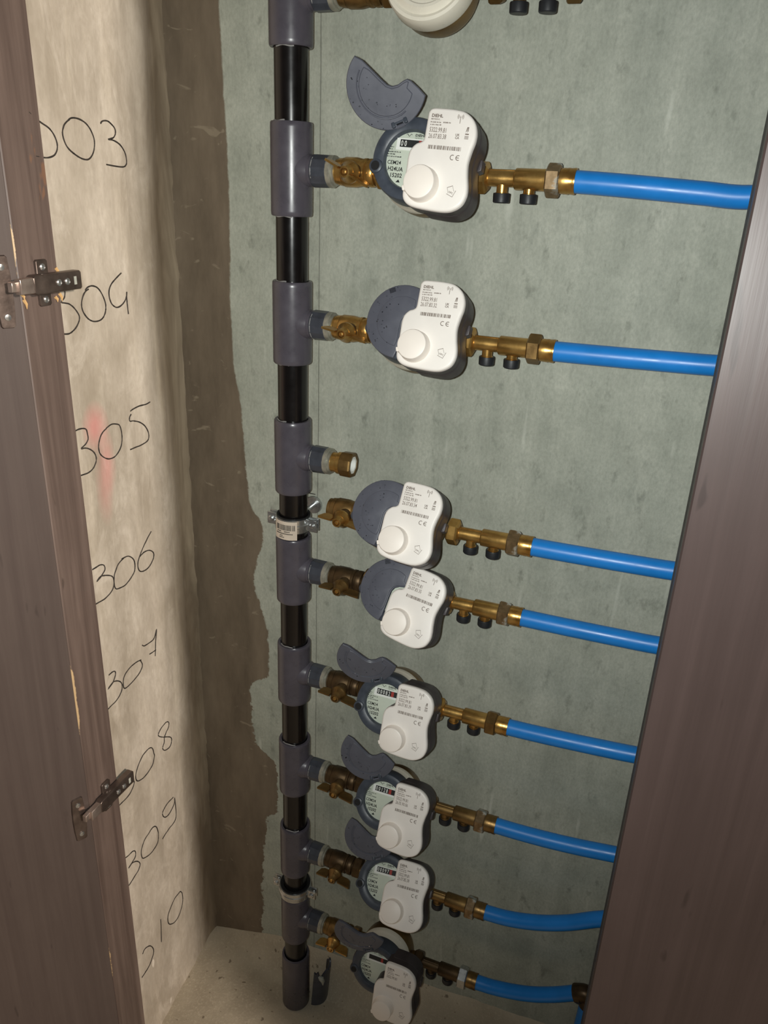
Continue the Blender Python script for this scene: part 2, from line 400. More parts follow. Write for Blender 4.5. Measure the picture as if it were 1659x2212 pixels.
NUMBERS = {
    '303': [[(272,1523),(262.5,1517.5),(252,1513.5),(242,1510),(233,1502.5),(229.5,1493.5),(232.5,1486.5),(239.5,1482),(251.5,1480),(269.5,1481)],[(205,1520.5),(215,1513.5),(218.5,1504),(213,1492.5),(199,1484.5),(184,1480.5),(173,1481.5),(163,1489.5),(159,1501),(164,1511),(174.5,1519),(187,1522.5),(200,1522.5),(206.5,1519.5)],[(143,1520.5),(138,1523.5),(128,1524),(117,1518.5),(114.5,1512.5),(119,1506.5),(130.5,1504),(119.5,1503.5),(107,1499),(97,1491),(94,1481.5),(96.5,1476),(104.5,1474),(120,1474.5),(139,1476)]],
    '304': [[(264.5,1345.5),(255,1344),(249,1341),(247,1337),(249.5,1331),(256,1327.5),(249,1325.5),(240.5,1323),(231,1316),(225,1307),(227.5,1299.5),(236,1293),(244,1290.5),(251,1290),(262.5,1292)],[(202,1336),(211.5,1331.5),(218,1322),(217.5,1312.5),(209,1302),(196.5,1296.5),(182.5,1296.5),(173,1302.5),(169.5,1313),(174,1324.5),(183,1335),(193.5,1339),(202.5,1338.5),(208,1335)],[(129.5,1348),(148.5,1339.5),(158.5,1331),(160,1321.5),(155.5,1312.5),(146.5,1307),(136,1308),(126,1313),(121.5,1320),(121,1323.5),(122,1315.5),(122,1307),(121,1295)]],
    '305': [[(257,1172.5),(249.5,1172.5),(240.5,1171),(235,1168),(233.5,1161.5),(233.5,1155),(239,1150),(249,1147),(241.5,1145.5),(233.5,1142),(225.5,1135.5),(222,1129),(222.5,1122),(229,1115),(238.5,1112),(249,1112.5),(259.5,1114)],[(192.5,1157.5),(202.5,1153.5),(211,1145),(214,1136.5),(211.5,1128),(202.5,1120),(191.5,1115),(178,1114.5),(167.5,1120),(161,1128.5),(159,1140),(162,1152.5),(169.5,1157),(180.5,1159.5),(192.5,1158)],[(85.5,1166.5),(97,1166),(112,1167.5),(127,1167),(134.5,1165.5)],[(133.5,1161),(138.5,1157.5),(138,1152.5),(129.5,1150.5),(115.5,1145),(103.5,1136.5),(96.5,1125.5),(96,1116.5),(101.5,1112),(116.5,1111),(131,1112.5),(143.5,1113)]],
    '306': [[(254.5,979.5),(249,979.5),(239,979),(230.5,975),(229.5,967.5),(239.5,961),(248.5,958.5),(239.5,962),(225.5,957),(214.5,949.5),(212,939.5),(218,930.5),(233.5,926),(249,927),(259.5,928.5)],[(183,963),(197.5,960),(208.5,951.5),(212,939.5),(210.5,929.5),(203.5,925),(185,921.5),(167.5,927.5),(160.5,936),(161,950.5),(172,961.5),(187.5,964)],[(108,973),(129,960.5),(144.5,949),(151.5,940.5),(150.5,929.5),(141.5,922),(124.5,919),(111,925.5),(107,936),(115.5,945),(130.5,949),(144,948)]],
    '307': [[(246.5,807.5),(238,807),(231.5,804),(231.5,797.5),(239.5,789.5),(251.5,787),(239.5,790),(229,786),(220.5,778),(218.5,769),(225,760),(237,755.5),(249.5,755.5),(256,755.5)],[(165.5,782),(179,785.5),(199.5,785.5),(212,780.5),(215.5,769),(211.5,761),(193.5,759),(172,763),(163.5,771.5),(167.5,782.5)],[(159.5,805),(152.5,799.5),(135,796),(123.5,797),(115.5,807.5),(121,788.5),(126,764.5)],[(141,777),(132,775),(123,774)]],
    '308': [[(236,615),(226.5,607),(230.5,602.5),(249.5,596),(233,598),(217,591),(214,585),(223,577),(238.5,574.5),(252.5,576),(260.5,578)],[(154,594),(158,608.5),(167.5,614.5),(186.5,612),(203.5,601.5),(208.5,589.5),(203,579),(184,571.5),(163,576),(153.5,588),(154,594)],[(120.5,601.5),(136,616),(131,623.5),(113,625.5),(104,620),(106,610.5),(118.5,602.5),(122,591.5),(127.5,584.5),(122,575.5),(109,570),(99.5,574),(100.5,586),(120.5,602)]],
    '309': [[(258.5,471),(247.5,467),(236.5,464.5),(230,457),(233,447.5),(251.5,443),(239.5,443),(227,433),(220.5,420.5),(228,413),(240.5,411),(252.5,409),(260,411)],[(163,436),(167.5,451),(179.5,459),(201,454.5),(213,443),(213.5,428),(206,419.5),(186,412.5),(168,416),(162.5,429.5),(163,436)],[(109,463),(129.5,466),(144,460.5),(141,447.5),(128.5,440.5),(108.5,447.5),(105,458),(104.5,443.5),(105,419),(113.5,411),(132,410),(151,407.5)]],
    '310': [[(241.5,235.5),(232.5,237.5),(216.5,225),(208.5,204.5),(214.5,192),(229,186),(250.5,189.5)],[(179.5,247),(185,197.5)],[(114.5,242.5),(134,245),(152.5,235),(158,220.5),(154,205.5),(136,191.5),(118,192.5),(105.5,210.5),(106,231.5),(113.5,243)]],
}
for num, strokes in NUMBERS.items():
    mb = MB()
    for s in strokes:
        pts = spline(s, 4, False)
        path = [left_pt(a, b, 0.15) for a, b in pts]
        n = len(path)
        mb.tube(path, [0.95 + 0.25 * nz(i * 3.0, 1, b * 5, 9) for i, (a, b) in enumerate(pts)], 6)
    no = obj('handwritten_number', mb.mesh('handwritten_number', 'pencil', 80), WALL_LEFT)
    no['label'] = 'number %s written in dark marker on the plaster' % num

def floor_shaft(u, v):
    x = -245 + u * 905; y = -200 + v * 270
    z = 10 + 0.9 * nz(x, y, 5, 30)
    h = 14 + max(0.0, min(1.0, (x + 230) / 160)) * 50 + max(0.0, (x + 70) / 560) * 48
    z += h * max(0.0, 1 - max(0.0, 67 - y) / 60) ** 2.4
    return (x, y, z)
mb = MB(); mb.add(*grid(120, 50, floor_shaft))
mb.add([(-900, -2400, 9), (4200, -2400, 9), (4200, -199, 9), (-900, -199, 9)], [(0, 1, 2, 3)])
tag(obj('floor', mb.mesh('floor', 'floor', 60)), 'rough sandy concrete floor with a mortar fillet against the back wall', 'floor', 'structure')
mb = MB(); mb.box((662, -262, 0), (690, 75, TOP))
tag(obj('wall_right', mb.mesh('wall_right', 'wall_back')), 'concrete side wall hidden behind the closed brown door', 'wall', 'structure')

# left frame post with the open door leaf, right frame post with the closed door leaf
mb = MB(); mb.box((-262, -248, 0), (-200, -189, TOP), None, 1.2)
POST = tag(obj('trim_1', mb.mesh('trim_1', 'post')), 'dark brown stained frame post with chipped edge beside the handwritten numbers', 'door frame', 'structure')
mb = MB(); mb.box((506.5, -262, 0), (575, -189, TOP), None, 1.2)
tag(obj('trim_2', mb.mesh('trim_2', 'shaded_edge')), 'frame post coloured dark for shade behind the edge of the closed brown door', 'door frame', 'structure')
mb = MB(); mb.box((505.8, -290, 8), (1120, -262.2, TOP - 40), None, 1.5)
DOOR2 = tag(obj('door_2', mb.mesh('door_2', 'panel')), 'smooth brown door leaf standing in front of the blue hoses', 'door', 'structure')
def flake(pts, y, name, mat, par):
    mb = MB(); out = [(p[0], p[1]) for p in pts]
    mb.prism(out, 0, 0.6, 0, Matrix.Translation((0, y, 0)) @ AXF)
    return obj(name, mb.mesh(name, mat), par)
fo = flake([(506, 254), (507.5, 247), (511, 244), (517, 237), (521, 231), (520, 235), (516, 243), (512, 249), (508, 254)], -290, 'paint_flake', 'white', DOOR2)
fo['label'] = 'small white flake on the door edge'
flake([(507, 556), (509, 551), (510, 553), (509, 557)], -290, 'paint_flake', 'splinter', DOOR2)

DA = math.radians(25)
DT = Matrix.Translation((-200.6, -249.2, 0)) @ Matrix((( -math.sin(DA), math.cos(DA), 0, 0), (-math.cos(DA), -math.sin(DA), 0, 0), (0, 0, 1, 0), (0, 0, 0, 1)))
# local x runs along the leaf, local y is out of its inner face, z up
def dpt(a, b, z): return DT @ Vector((a, b, z))
def dbox(mb, lo, hi):
    (x0, y0, z0), (x1, y1, z1) = lo, hi
    vs = [dpt(x, y, z) for z in (z0, z1) for x, y in ((x0, y0), (x1, y0), (x1, y1), (x0, y1))]
    return mb.add(vs, [(0, 1, 2, 3), (7, 6, 5, 4), (0, 4, 5, 1), (1, 5, 6, 2), (2, 6, 7, 3), (3, 7, 4, 0)])
mb = MB(); dbox(mb, (0, -19, 12), (460, 0, TOP - 60))
DOOR1 = tag(obj('door_1', mb.mesh('door_1', 'door')), 'open brown wooden door leaf with two concealed hinges', 'door', 'structure')
for zc in (1352.0, 622.0):
    mb = MB()                                   # hinge arm bolted to the inside of the post
    arm = [(-236, -10.5), (-168, -10.5), (-166, -8.5), (-166, 8.5), (-168, 10.5), (-236, 10.5), (-240, 8), (-240, -8)]
    P = Matrix(((0, 0, 1, -200), (1, 0, 0, 0), (0, 1, 0, zc), (0, 0, 0, 1)))
    mb.prism(arm, 3, 13, 2.0, P)
    HG = obj('concealed_hinge', mb.mesh('concealed_hinge', 'hinge'), DOOR1)
    HG['label'] = 'tarnished steel concealed hinge joining door and post'
    mb = MB(); mb.prism([(-222, -25), (-209, -25), (-207, -23), (-207, 23), (-209, 25), (-222, 25), (-224, 23), (-224, -23)], 0, 3.5, 1.0, P)
    obj('mounting_plate', mb.mesh('mounting_plate', 'hinge'), HG)
    mb = MB(); mb.prism([(-258, -8), (-237, -8.5), (-237, 8.5), (-258, 8)], 4, 12, 1.5, P)
    mb.prism([(-266, -5), (-255, -6), (-255, 6), (-266, 5)], 2, 8, 1.5, P)
    obj('link', mb.mesh('link', 'hinge_link'), HG)['label'] = 'paler worn hinge link'
    for (sy, sz, h) in ((-215.5, 17, 3.5), (-215.5, -18, 3.5), (-190, 0, 13), (-203, 0, 13)):
        mb = MB(); mb.lathe([(0, 4.0), (1.2, 3.8), (2.0, 2.6), (1.2, 1.2)], P @ Matrix.Translation((sy, sz, h - 0.3)), 14)
        obj('screw', mb.mesh('screw', 'zinc'), HG)
    mb = MB(); mb.prism([(-179, -4.5), (-175, -4.5), (-175, 4.5), (-179, 4.5)], 12.9, 13.3, 0, P)
    obj('slot', mb.mesh('slot', 'foam'), HG)
    mb = MB()                                   # cup plate let into the door leaf
    n = 20; cup = []
    ring = [(16 + 10 * math.cos(2 * math.pi * i / n), (38 if math.sin(2 * math.pi * i / n) > 0 else -38) * min(1, abs(math.sin(2 * math.pi * i / n)) * 1.6)) for i in range(n)]
    vs = [dpt(a, 0, zc - 6 + z) for a, z in ring] + [dpt(a, 2.4, zc - 6 + z) for a, z in offset(ring, -1.0)]
    mb.add(vs, [(i, (i + 1) % n, n + (i + 1) % n, n + i) for i in range(n)] + [tuple(range(n, 2 * n))])
    obj('cup_plate', mb.mesh('cup_plate', 'hinge'), HG)
    for dz in (26, -26):
        mb = MB(); c = dpt(16, 2.2, zc - 6 + dz); nrm = (dpt(0, 1, 0) - dpt(0, 0, 0))
        mb.lathe([(0, 3.8), (1.2, 3.4), (1.6, 1.0)], along(nrm, c), 14)
        obj('screw', mb.mesh('screw', 'zinc'), HG)
# torn wood fibres around the upper hinge
for i, (y, z, l) in enumerate(((-191, 1338, 9), (-198, 1335, 6), (-192, 1366, 8), (-245, 1337, 10), (-247, 1343, 6))):
    mb = MB(); mb.tube([(-200, y, z), (-198.5, y + 2, z - l * 0.5), (-197.5, y + 1, z - l)], [1.9, 1.5, 0.4], 5)
    obj('splinter', mb.mesh('splinter', 'splinter'), POST)

def stuff(o): o['kind'] = 'stuff'; return o
# ================================================================ RISER
def zf(z): return z + FLOOR
BR = {'302': 184, '303': 4, '304': -177, '305': -358, '306': -531, '307': -710, '308': -892, '309': -1073, '310': -1235}
RIS = thing('riser_pipe', 'black vertical riser pipe with a grey tee for every branch, standing on the floor', 'pipe', (0, 0, 0))
mb = MB(); mb.lathe([(6, 20), (TOP - 30, 20)], None, 40)
obj('pipe', mb.mesh('pipe', 'pipe'), RIS)['label'] = 'glossy black pipe'
def tee_mesh(b):
    b.lathe([(-52, 21), (-52, 24.3), (-50.5, 25.3), (-46, 25.5), (46, 25.5), (50.5, 25.3), (52, 24.3), (52, 21)], None, 44, 0, True)
    b.lathe([(14, 18.0), (24, 18.0), (30, 17.6), (35, 17.4), (35.5, 14)], AXX, 32)
    b.lathe([(14, 21), (22, 19.6), (27, 18.0)], AXX, 32)
    return b
def adapter_mesh(b):
    b.lathe([(31, 12), (31, 18.2), (32, 18.7), (50.5, 18.3), (51.5, 17.4), (51.5, 10)], AXX, 12, 0.1)
    return b
def ring_mesh(b):
    b.lathe([(51, 12), (51, 17.2), (52, 17.9), (57, 17.9), (57.8, 17.2), (58, 15.9), (60.2, 15.9), (60.8, 15), (60.8, 12)], AXX, 36)
    return b
for k, z in BR.items():
    t = obj('tee_fitting', shared('tee_fitting', 'tee', tee_mesh), RIS, (0, 0, zf(z)))
    t.rotation_euler = (0.004 * random.uniform(-1, 1), 0.004 * random.uniform(-1, 1), 0)
    obj('adapter', shared('adapter', 'adapter', adapter_mesh, 20), t).rotation_euler = (random.uniform(0, 1), 0, 0)
    obj('thread_ring', shared('thread_ring', 'ring', ring_mesh), t)
    g = MB()                                     # glue squeezed out of the joints
    for zz, ph in ((52.3, random.uniform(3.6, 4.6)), (-52.3, random.uniform(3.6, 4.8))):
        g.tube([(20.6 * math.cos(a), 20.6 * math.sin(a), zz + 0.6 * math.sin(a * 7)) for a in [ph + 0.11 * i for i in range(11)]], 0.8, 5)
    g.tube([(33.2, 18.1 * math.cos(a), 18.1 * math.sin(a)) for a in [2.2 + 0.14 * i for i in range(random.randint(8, 20))]], 0.6, 5)
    stuff(obj('glue_bead', g.mesh('glue_bead', 'cement'), t))
mb = MB(); mb.lathe([(0, 12), (1, 24), (4, 25.6), (126, 25.6), (130, 24.8), (131, 21.5), (122, 20.5)], None, 44)
obj('end_coupling', mb.mesh('end_coupling', 'tee'), RIS, (0, 0, 10))

# stub of the disconnected branch
ST = thing('pipe_nipple', 'short open brass union stub on the tee of the disconnected branch', 'pipe fitting', (60, 0, zf(BR['305'])))
mb = MB(); mb.lathe([(-4, 9), (-4, 13.5), (8, 13.5), (9, 15), (14, 15), (15, 9)], AXX, 30)
obj('nipple', mb.mesh('nipple', 'brass'), ST)
mb = MB(); mb.lathe([(13, 10), (13, 14), (15, 17.2), (29, 17.6), (31, 16.4), (31, 12.5), (18, 12.5)], AXX, 8, 0.2)
obj('union_nut', mb.mesh('union_nut', 'old_brass', 20), ST)
mb = MB(); mb.lathe([(20, 9), (30, 9), (30.2, 12.4), (20, 12.4)], AXX, 28, 0, True)
obj('liner', mb.mesh('liner', 'digit'), ST)['label'] = 'white plastic liner in the open end'

# pipe clamps
def clamp(z, R, label, sticker, dz):
    t = thing('pipe_clamp', label, 'clamp', (0, 0, zf(z)), 'steel pipe clamps on the riser')
    t.rotation_euler = (0.05 if not sticker else 0.012, 0.01, 0)
    b = MB(); h = 10
    b.lathe([(-h, R), (-h, R + 1.6), (-2.6, R + 1.8), (-1.4, R + 2.8), (1.4, R + 2.8), (2.6, R + 1.8), (h, R + 1.6), (h, R)], None, 44, 0, True)
    obj('band', b.mesh('band', 'zinc'), t)
    b = MB(); b.lathe([(-h - 2, 20.5), (-h - 2, R), (h + 2, R), (h + 2, R - 1.5), (h + 0.5, 20.5)], None, 44, 0, True)
    obj('rubber_lining', b.mesh('rubber_lining', 'rubber'), t)
    for s in (-1, 1):
        b = MB(); x0, x1 = sorted((s * (R + 0.5), s * (R + 15)))
        b.box((x0, -6.2, -9), (x1, -3.6, 9), None, 0.7); b.box((x0, 2.2, -9), (x1, 4.8, 9), None, 0.7)
        e = obj('ear', b.mesh('ear', 'zinc'), t)
        b = MB(); b.lathe([(-9, 2.4), (6, 2.4), (6, 4.6), (8, 4.4), (9.4, 3.0), (9.6, 1.2)], Matrix.Translation((s * (R + 8.5), 0, 0)) @ AXF, 18)
        obj('clamp_screw', b.mesh('clamp_screw', 'zinc'), e)
    b = MB(); T = Matrix.Translation((0, 0, 0)) @ Matrix.Rotation(-math.pi / 2, 4, 'X')
    b.lathe([(R, 7), (R + 7, 7), (R + 7, 4), (66, 4)], T, 16)
    obj('threaded_rod', b.mesh('threaded_rod', 'zinc'), t)
    b = MB(); b.lathe([(61.5, 4), (61.5, 13), (63, 13.6), (66.5, 13.6), (66.8, 4)], T, 28)
    obj('washer', b.mesh('washer', 'zinc'), t)
    if sticker:
        def patch(b, a0, a1, z0, z1, r, n=12):
            vs = []; fs = []
            for i in range(n + 1):
                a = math.radians(a0 + (a1 - a0) * i / n)
                for zz, rr in ((z0, r), (z1, r), (z1, r - 0.25), (z0, r - 0.25)): vs.append((rr * math.cos(a), rr * math.sin(a), zz))
            for i in range(n):
                for q in range(4): fs.append((i * 4 + q, i * 4 + 4 + q, i * 4 + 4 + (q + 1) % 4, i * 4 + (q + 1) % 4))
            fs += [(0, 1, 2, 3), (n * 4 + 3, n * 4 + 2, n * 4 + 1, n * 4)]
            return b.add(vs, fs)
        st = obj('sticker', patch(MB(), -128, -52, -19, 9, R + 3.0).mesh('sticker', 'sticker'), t); st['label'] = 'paper label with a barcode wrapped around the clamp'
        b = MB(); a = -120
        while a < -60:
            wdt = random.choice((0.7, 0.7, 1.3, 2.0)); patch(b, a, a + wdt, -4.5, 4, R + 3.12, 1); a += wdt + random.choice((0.8, 1.2, 1.8))
        for zz, a0, a1, hh in ((-7.4, -118, -104, 1.5), (-7.4, -92, -74, 1.5), (-10.6, -122, -66, 1.6), (-13.6, -108, -97, 1.3), (-16.2, -110, -92, 1.3)):
            a = a0
            while a < a1: patch(b, a, a + 1.5, zz, zz + hh, R + 3.12, 1); a += 2.3
        stuff(obj('barcode', b.mesh('barcode', 'ink'), st))
    return t
clamp(-457, 24.0, 'steel pipe clamp with a paper barcode label around the riser', True, 0)
clamp(-1168, 26.5, 'bare steel pipe clamp around the riser close to the floor', False, 0)

# ================================================================ BRANCHES
def valve(z, label, at, mat, turn):
    t = thing('ball_valve', label, 'valve', (60 + at[0], at[1], zf(z)), 'brass butterfly valves')
    key = 'valve_body_' + mat
    def body(b):
        b.lathe([(-1, 9), (-1, 13.6), (3, 13.6), (4, 14.8), (10, 15.4)], AXX, 28)
        b.lathe([(10, 15.0), (12, 16.4), (26, 16.4), (31, 15.4), (35, 14.6), (36, 15.6), (39, 15.6), (40, 13.8), (42, 13.8), (43, 15.4), (48, 15.4), (50, 14), (50, 8)], AXX, 32)
        b.lathe([(49, 11), (62, 11)], AXX, 24)
        return b
    obj('body', shared(key, mat, body), t)
    def nut(b):
        b.lathe([(52, 12), (52, 15.5), (54, 17), (63, 17), (65, 15.5), (65, 12)], AXX, 6, 0.35); return b
    obj('union_nut', shared('valve_nut_' + mat, mat, nut, 20), t)
    def stem(b):
        b.lathe([(8, 9.2), (22, 9.2), (24, 8.2), (30, 8.2)], Matrix.Translation((28, 0, 0)) @ AXF, 24); return b
    obj('stem', shared('valve_stem', 'dark_brass', stem), t)
    hm = 'brass' if mat != 'dark_brass' else 'old_brass'
    def hub(b):
        T = AXF
        b.lathe([(24, 10), (26, 12.2), (29, 12.2), (38.5, 7.0), (42.5, 6.2), (42.5, 4.4), (40, 4.2)], T, 32)
        for i in range(9):                       # cast ribs on the cone
            a = 0.5 + i * 0.15
            b.tube([(11.0 * math.cos(a), -31.2, 11.0 * math.sin(a)), (8.4 * math.cos(a), -36.2, 8.4 * math.sin(a))], 0.45, 4)
        for s in (-1, 1):
            x0, x1 = 7.0, (27 if s < 0 else 31)
            prof = [(x0, 26), (x0 + 3, 41.0), (x1, 42.5), (x1 + 1, 41), (x1 - 3, 29), (x1 - 8, 26)]
            vs = [(s * x, -y, zz) for zz in (-1.2, 1.2) for x, y in prof]; n = len(prof)
            b.add(vs, [tuple(range(n)), tuple(reversed(range(n, 2 * n)))] + [(i, n + i, n + (i + 1) % n, (i + 1) % n) for i in range(n)])
        return b
    ho = obj('butterfly_handle', shared('butterfly_' + hm, hm, hub, 28), t, (28, 0, 0)); ho.rotation_euler = (0, math.radians(turn), 0)
    def screw(b):
        b.lathe([(39.5, 3.9), (41.5, 3.6), (43, 2.6), (43.4, 1.2), (42.6, 0.8)], AXF, 18); return b
    obj('screw', shared('handle_screw', 'brass', screw), ho)
    return t

def check_valve(z, label, mat, nutmat, at=(0, 0)):
    t = thing('check_valve', label, 'valve', (232 + at[0], at[1], zf(z)), 'brass check valves with black test caps')
    def body(b):
        b.lathe([(8, 8), (14, 8.6), (41, 8.6), (42, 10.8), (43, 11.3), (72, 11.3), (76, 11.6), (78, 10)], AXX, 30)
        for px in (28, 58):
            b.lathe([(4, 6.2), (14, 6.2), (14.5, 7.2), (17, 7.2)], Matrix.Translation((px, 0, 0)) @ Matrix.Rotation(math.pi, 4, 'X'), 22)
        b.tube([(14, -2, 8.4), (41, -2, 8.4)], 1.0, 6)
        return b
    obj('body', shared('check_body_' + mat, mat, body), t)
    def cap(b):
        b.lathe([(14.8, 7), (14.8, 9.0), (15.8, 9.4), (24, 9.2), (25, 8.4), (25, 3)], Matrix.Rotation(math.pi, 4, 'X'), 28); return b
    for px in (28, 58): obj('test_cap', shared('test_cap', 'cap', cap), t, (px, 0, 0))
    def un(b):
        b.lathe([(-3, 11), (-3, 15.8), (-1, 17.4), (9, 17.4), (11, 15.8), (12.5, 12), (12.5, 9)], AXX, 6, 0.25); return b
    obj('union_nut', shared('check_union_' + mat, mat, un, 20), t)
    def hx(b):
        b.lathe([(76, 12), (76, 15.8), (77.5, 17.6), (89.5, 17.6), (91, 15.8), (91, 12)], AXX, 6, 0.5); return b
    obj('hex_nut', shared('check_hex_' + nutmat, nutmat, hx, 20), t)
    def sl(b):
        b.lathe([(90, 12.6), (95, 13.2), (96, 13.0), (100, 13.4), (101, 12.9), (106, 13.5), (107.5, 13.2), (107.5, 9)], AXX, 30); return b
    obj('compression_sleeve', shared('check_sleeve_' + mat, 'brass' if mat == 'brass' else 'old_brass', sl), t)
    return t

def hose(pts, label, grp='blue water hoses'):
    mb = MB(); mb.tube(spline(pts, 8, False), 11.6, 24)
    o = obj('water_hose', mb.mesh('water_hose', 'blue')); return tag(o, label, 'hose', None, grp)

# ---- meter ---------------------------------------------------------------
TILT = 22.0
PL = [(-23, 46), (-22.4, 50.5), (-18.5, 54), (-8, 54.6), (8, 54.2), (20, 52.0), (30, 45), (35.2, 35), (36.0, 24), (33.6, 12), (32.2, 0), (33.8, -12), (36.6, -24), (37.0, -34),
      (33, -44), (24, -50.5), (13, -53), (-6, -52.6), (-24, -50.8), (-33, -47), (-37.4, -40), (-38, -26), (-38.2, -10), (-38.4, 2), (-36.6, 10), (-31.5, 16), (-26, 18.4), (-23.4, 21.5), (-23.1, 30)]
PLATE = [(x * 0.907 + 44.5, y * 0.91 - 7) for x, y in spline(PL, 5)][::-1]
def meter_base(t):
    def body(b):
        b.lathe([(-26, 20), (-25, 32), (-20, 40), (-10, 44), (6, 45.4), (15, 45.4), (16.5, 43)], None, 48)
        b.lathe([(-62, 8), (-62, 11.4), (62, 11.4), (62, 8)], AXX, 24)
        return b
    obj('brass_body', shared('meter_body', 'old_brass', body), t)

def lid_outline():
    out = []
    for i in range(31):
        a = math.radians(60 + (268 - 60) * i / 30); out.append((42 * math.cos(a), 42 * math.sin(a)))
    out += [(1.0, -34), (1.2, -22), (1.2, -8), (1.6, 0), (4, 5), (9, 8.4), (15, 10), (19.4, 12), (21, 16), (21.4, 26)]
    return out
LIDOUT = lid_outline()
HANG = 116.0
HDIR = Vector((math.cos(math.radians(HANG)), math.sin(math.radians(HANG)), 0))
HPT = HDIR * 37.5

def greek(b, x0, x1, y, h, z):
    """a line of print too small to read"""
    r = random.Random(x0 * 7 + y)
    while x0 < x1:
        wd = r.uniform(0.5, 1.1); hh = h * r.uniform(0.7, 1.0)
        b.add([(x0, y, z), (x0 + wd, y, z), (x0 + wd, y + hh, z), (x0, y + hh, z)], [(0, 1, 2, 3)]); x0 += wd + r.choice((0.25, 0.3, 0.9))

def drops(parent, pts, name='water_droplet'):
    mb = MB()
    for p, r, n in pts:
        mb.lathe([(0, r), (0.45 * r, 0.86 * r), (0.75 * r, 0.5 * r), (0.85 * r, 0.12 * r)], along(n, p), 8)
    o = obj('water_droplets', mb.mesh(name, 'water', 80), parent); o['kind'] = 'stuff'; o['label'] = 'beads of water'
    return o

def meter(z, label, opened, digits, serial, roll=0.0, tilt=TILT, x=172.0, y=0.0):
    rot = (Matrix.Rotation(math.radians(90 - tilt), 3, 'X') @ Matrix.Rotation(math.radians(roll), 3, 'Z')).to_euler()
    t = thing('water_meter', label, 'water meter', (x, y, zf(z)), 'water meters with white radio modules', rot)
    meter_base(t)
    def cap(b):
        b.lathe([(14, 40), (14, 44.6), (15, 45.4), (24, 45.4), (26, 44.8), (30, 43.8), (37.5, 43.2), (38, 30)], None, 56); return b
    obj('retaining_ring', shared('retaining_ring', 'white_cap', cap), t)['label'] = 'ivory plastic ring'
    def collar(b):
        b.lathe([(36, 28), (36, 43.0), (38, 43.6), (60, 42.8), (63, 41.6), (64, 39.4), (64, 33), (62.5, 30), (57.4, 28.6), (56, 28)], None, 64, 0, True)
        a = math.radians(196); c = Vector((math.cos(a) * 38, math.sin(a) * 38, 0))
        b.lathe([(46, 8.0), (61, 8.0), (65.4, 7.2), (66.2, 6.0), (66.2, 2)], Matrix.Translation(c), 24)
        return b
    co = obj('collar', shared('collar', 'collar', collar), t)
    def hole(b):
        a = math.radians(196); b.lathe([(66.25, 4.9), (66.45, 4.7)], Matrix.Translation((math.cos(a) * 38, math.sin(a) * 38, 0)), 20); return b
    if opened: obj('latch_hole_shade', shared('latch_hole_shade', 'hole', hole), co)  # flat dark disc painting the shade inside the latch opening
    def hinge(b):
        T = Matrix.Translation(HPT) @ Matrix.Rotation(math.radians(HANG - 90), 4, 'Z')
        b.box((-9, -3, 58), (-5, 4, 69), T, 0.8); b.box((5, -3, 58), (9, 4, 69), T, 0.8)
        b.lathe([(-9, 1.5), (9, 1.5)], T @ Matrix.Translation((0, 1, 67)) @ AXX, 10)
        return b
    obj('hinge', shared('lid_hinge', 'collar', hinge), co)
    # dial under glass
    def dial(b): b.lathe([(48, 26), (57, 28.6), (57.2, 28.2)], None, 56); return b
    di = obj('dial', shared('dial', 'dial', dial), t)
    def window(b):
        b.box((-19.5, 9.6, 57.2), (18, 21.4, 57.8)); return b
    obj('counter_frame', shared('counter_frame', 'digit', window), di)
    def wheels(b):
        b.box((-15.5, 12.6, 57.7), (17, 20.2, 58)); return b
    obj('counter_wheels', shared('counter_wheels', 'ink', wheels), di)
    b = MB()
    for i, ch in enumerate(digits): put_text(b, ch, 8.0, -14.6 + i * 4.0, 13.6, 58.1, 0.68, 0, 0.08)
    if digits: obj('counter_digits', b.mesh('counter_digits', 'digit'), di)['label'] = 'counter reading %s' % digits
    def red(b): b.box((5.6, 12.8, 58), (9.6, 20.0, 58.1)); return b
    obj('red_wheel', shared('red_wheel', 'red', red), di)
    def dprint(b):
        put_text(b, 'DIEHL', 3.6, 0, 24.2, 57.3, 1.2, 0, 0.12); put_text(b, 'METERING', 1.7, 0, 22, 57.3)
        b.tube([(-10 + i * 0.9, 25 + 1.3 * math.sin(i * 1.3) , 57.35) for i in range(8)], 0.3, 4)
        for x0, x1, yy in ((-27.5, -14, 6.6), (-28, -20, 4.2), (-28, -12, 1.8), (-27, -22.5, 11.5), (-27, -23, 9.3)): greek(b, x0, x1, yy, 1.3, 57.3)
        put_text(b, 'CEM24', 5.6, -27, -5.4, 57.3, 0.95, 0, 0.08); put_text(b, 'H24UA', 6.0, -25.5, -12, 57.3, 0.95, 0, 0.14)
        put_text(b, '15202', 6.0, -22, -18.4, 57.3, 0.95, 0, 0.14)
        b.add([(-14, -23.4, 57.35), (-9, -23.4, 57.35), (-11, -20.4, 57.35)], [(0, 1, 2)])
        return b
    stuff(obj('dial_print', shared('dial_print', 'ink', dprint), di))
    # radio module: charcoal body, white front, sensor knob, laser print
    def dark(b):
        b.prism(offset(PLATE, 0.4), 67, 88.5, 0, None, 1.5)
        pr = [p for p in PLATE if p[0] > 30]
        k = max(range(len(pr)), key=lambda i: (Vector(pr[i]) - Vector(pr[i - 1])).length)
        pr = pr[k:] + pr[:k]
        b.prism(offset(pr, 1.0), 46, 78, 3.0, None, 6.0)
        a = [(74, 8), (78.5, 6), (78.5, -4), (74, -6)]
        b.prism(a[::-1], 46, 58, 1.0)
        return b
    mo = obj('radio_module', shared('radio_module', 'module', dark, 40), t)
    def front(b): b.prism(PLATE, 88, 95, 3.0); return b
    fr = obj('front_cover', shared('front_cover', 'white', front, 50), mo); fr['label'] = 'white front cover with laser print'
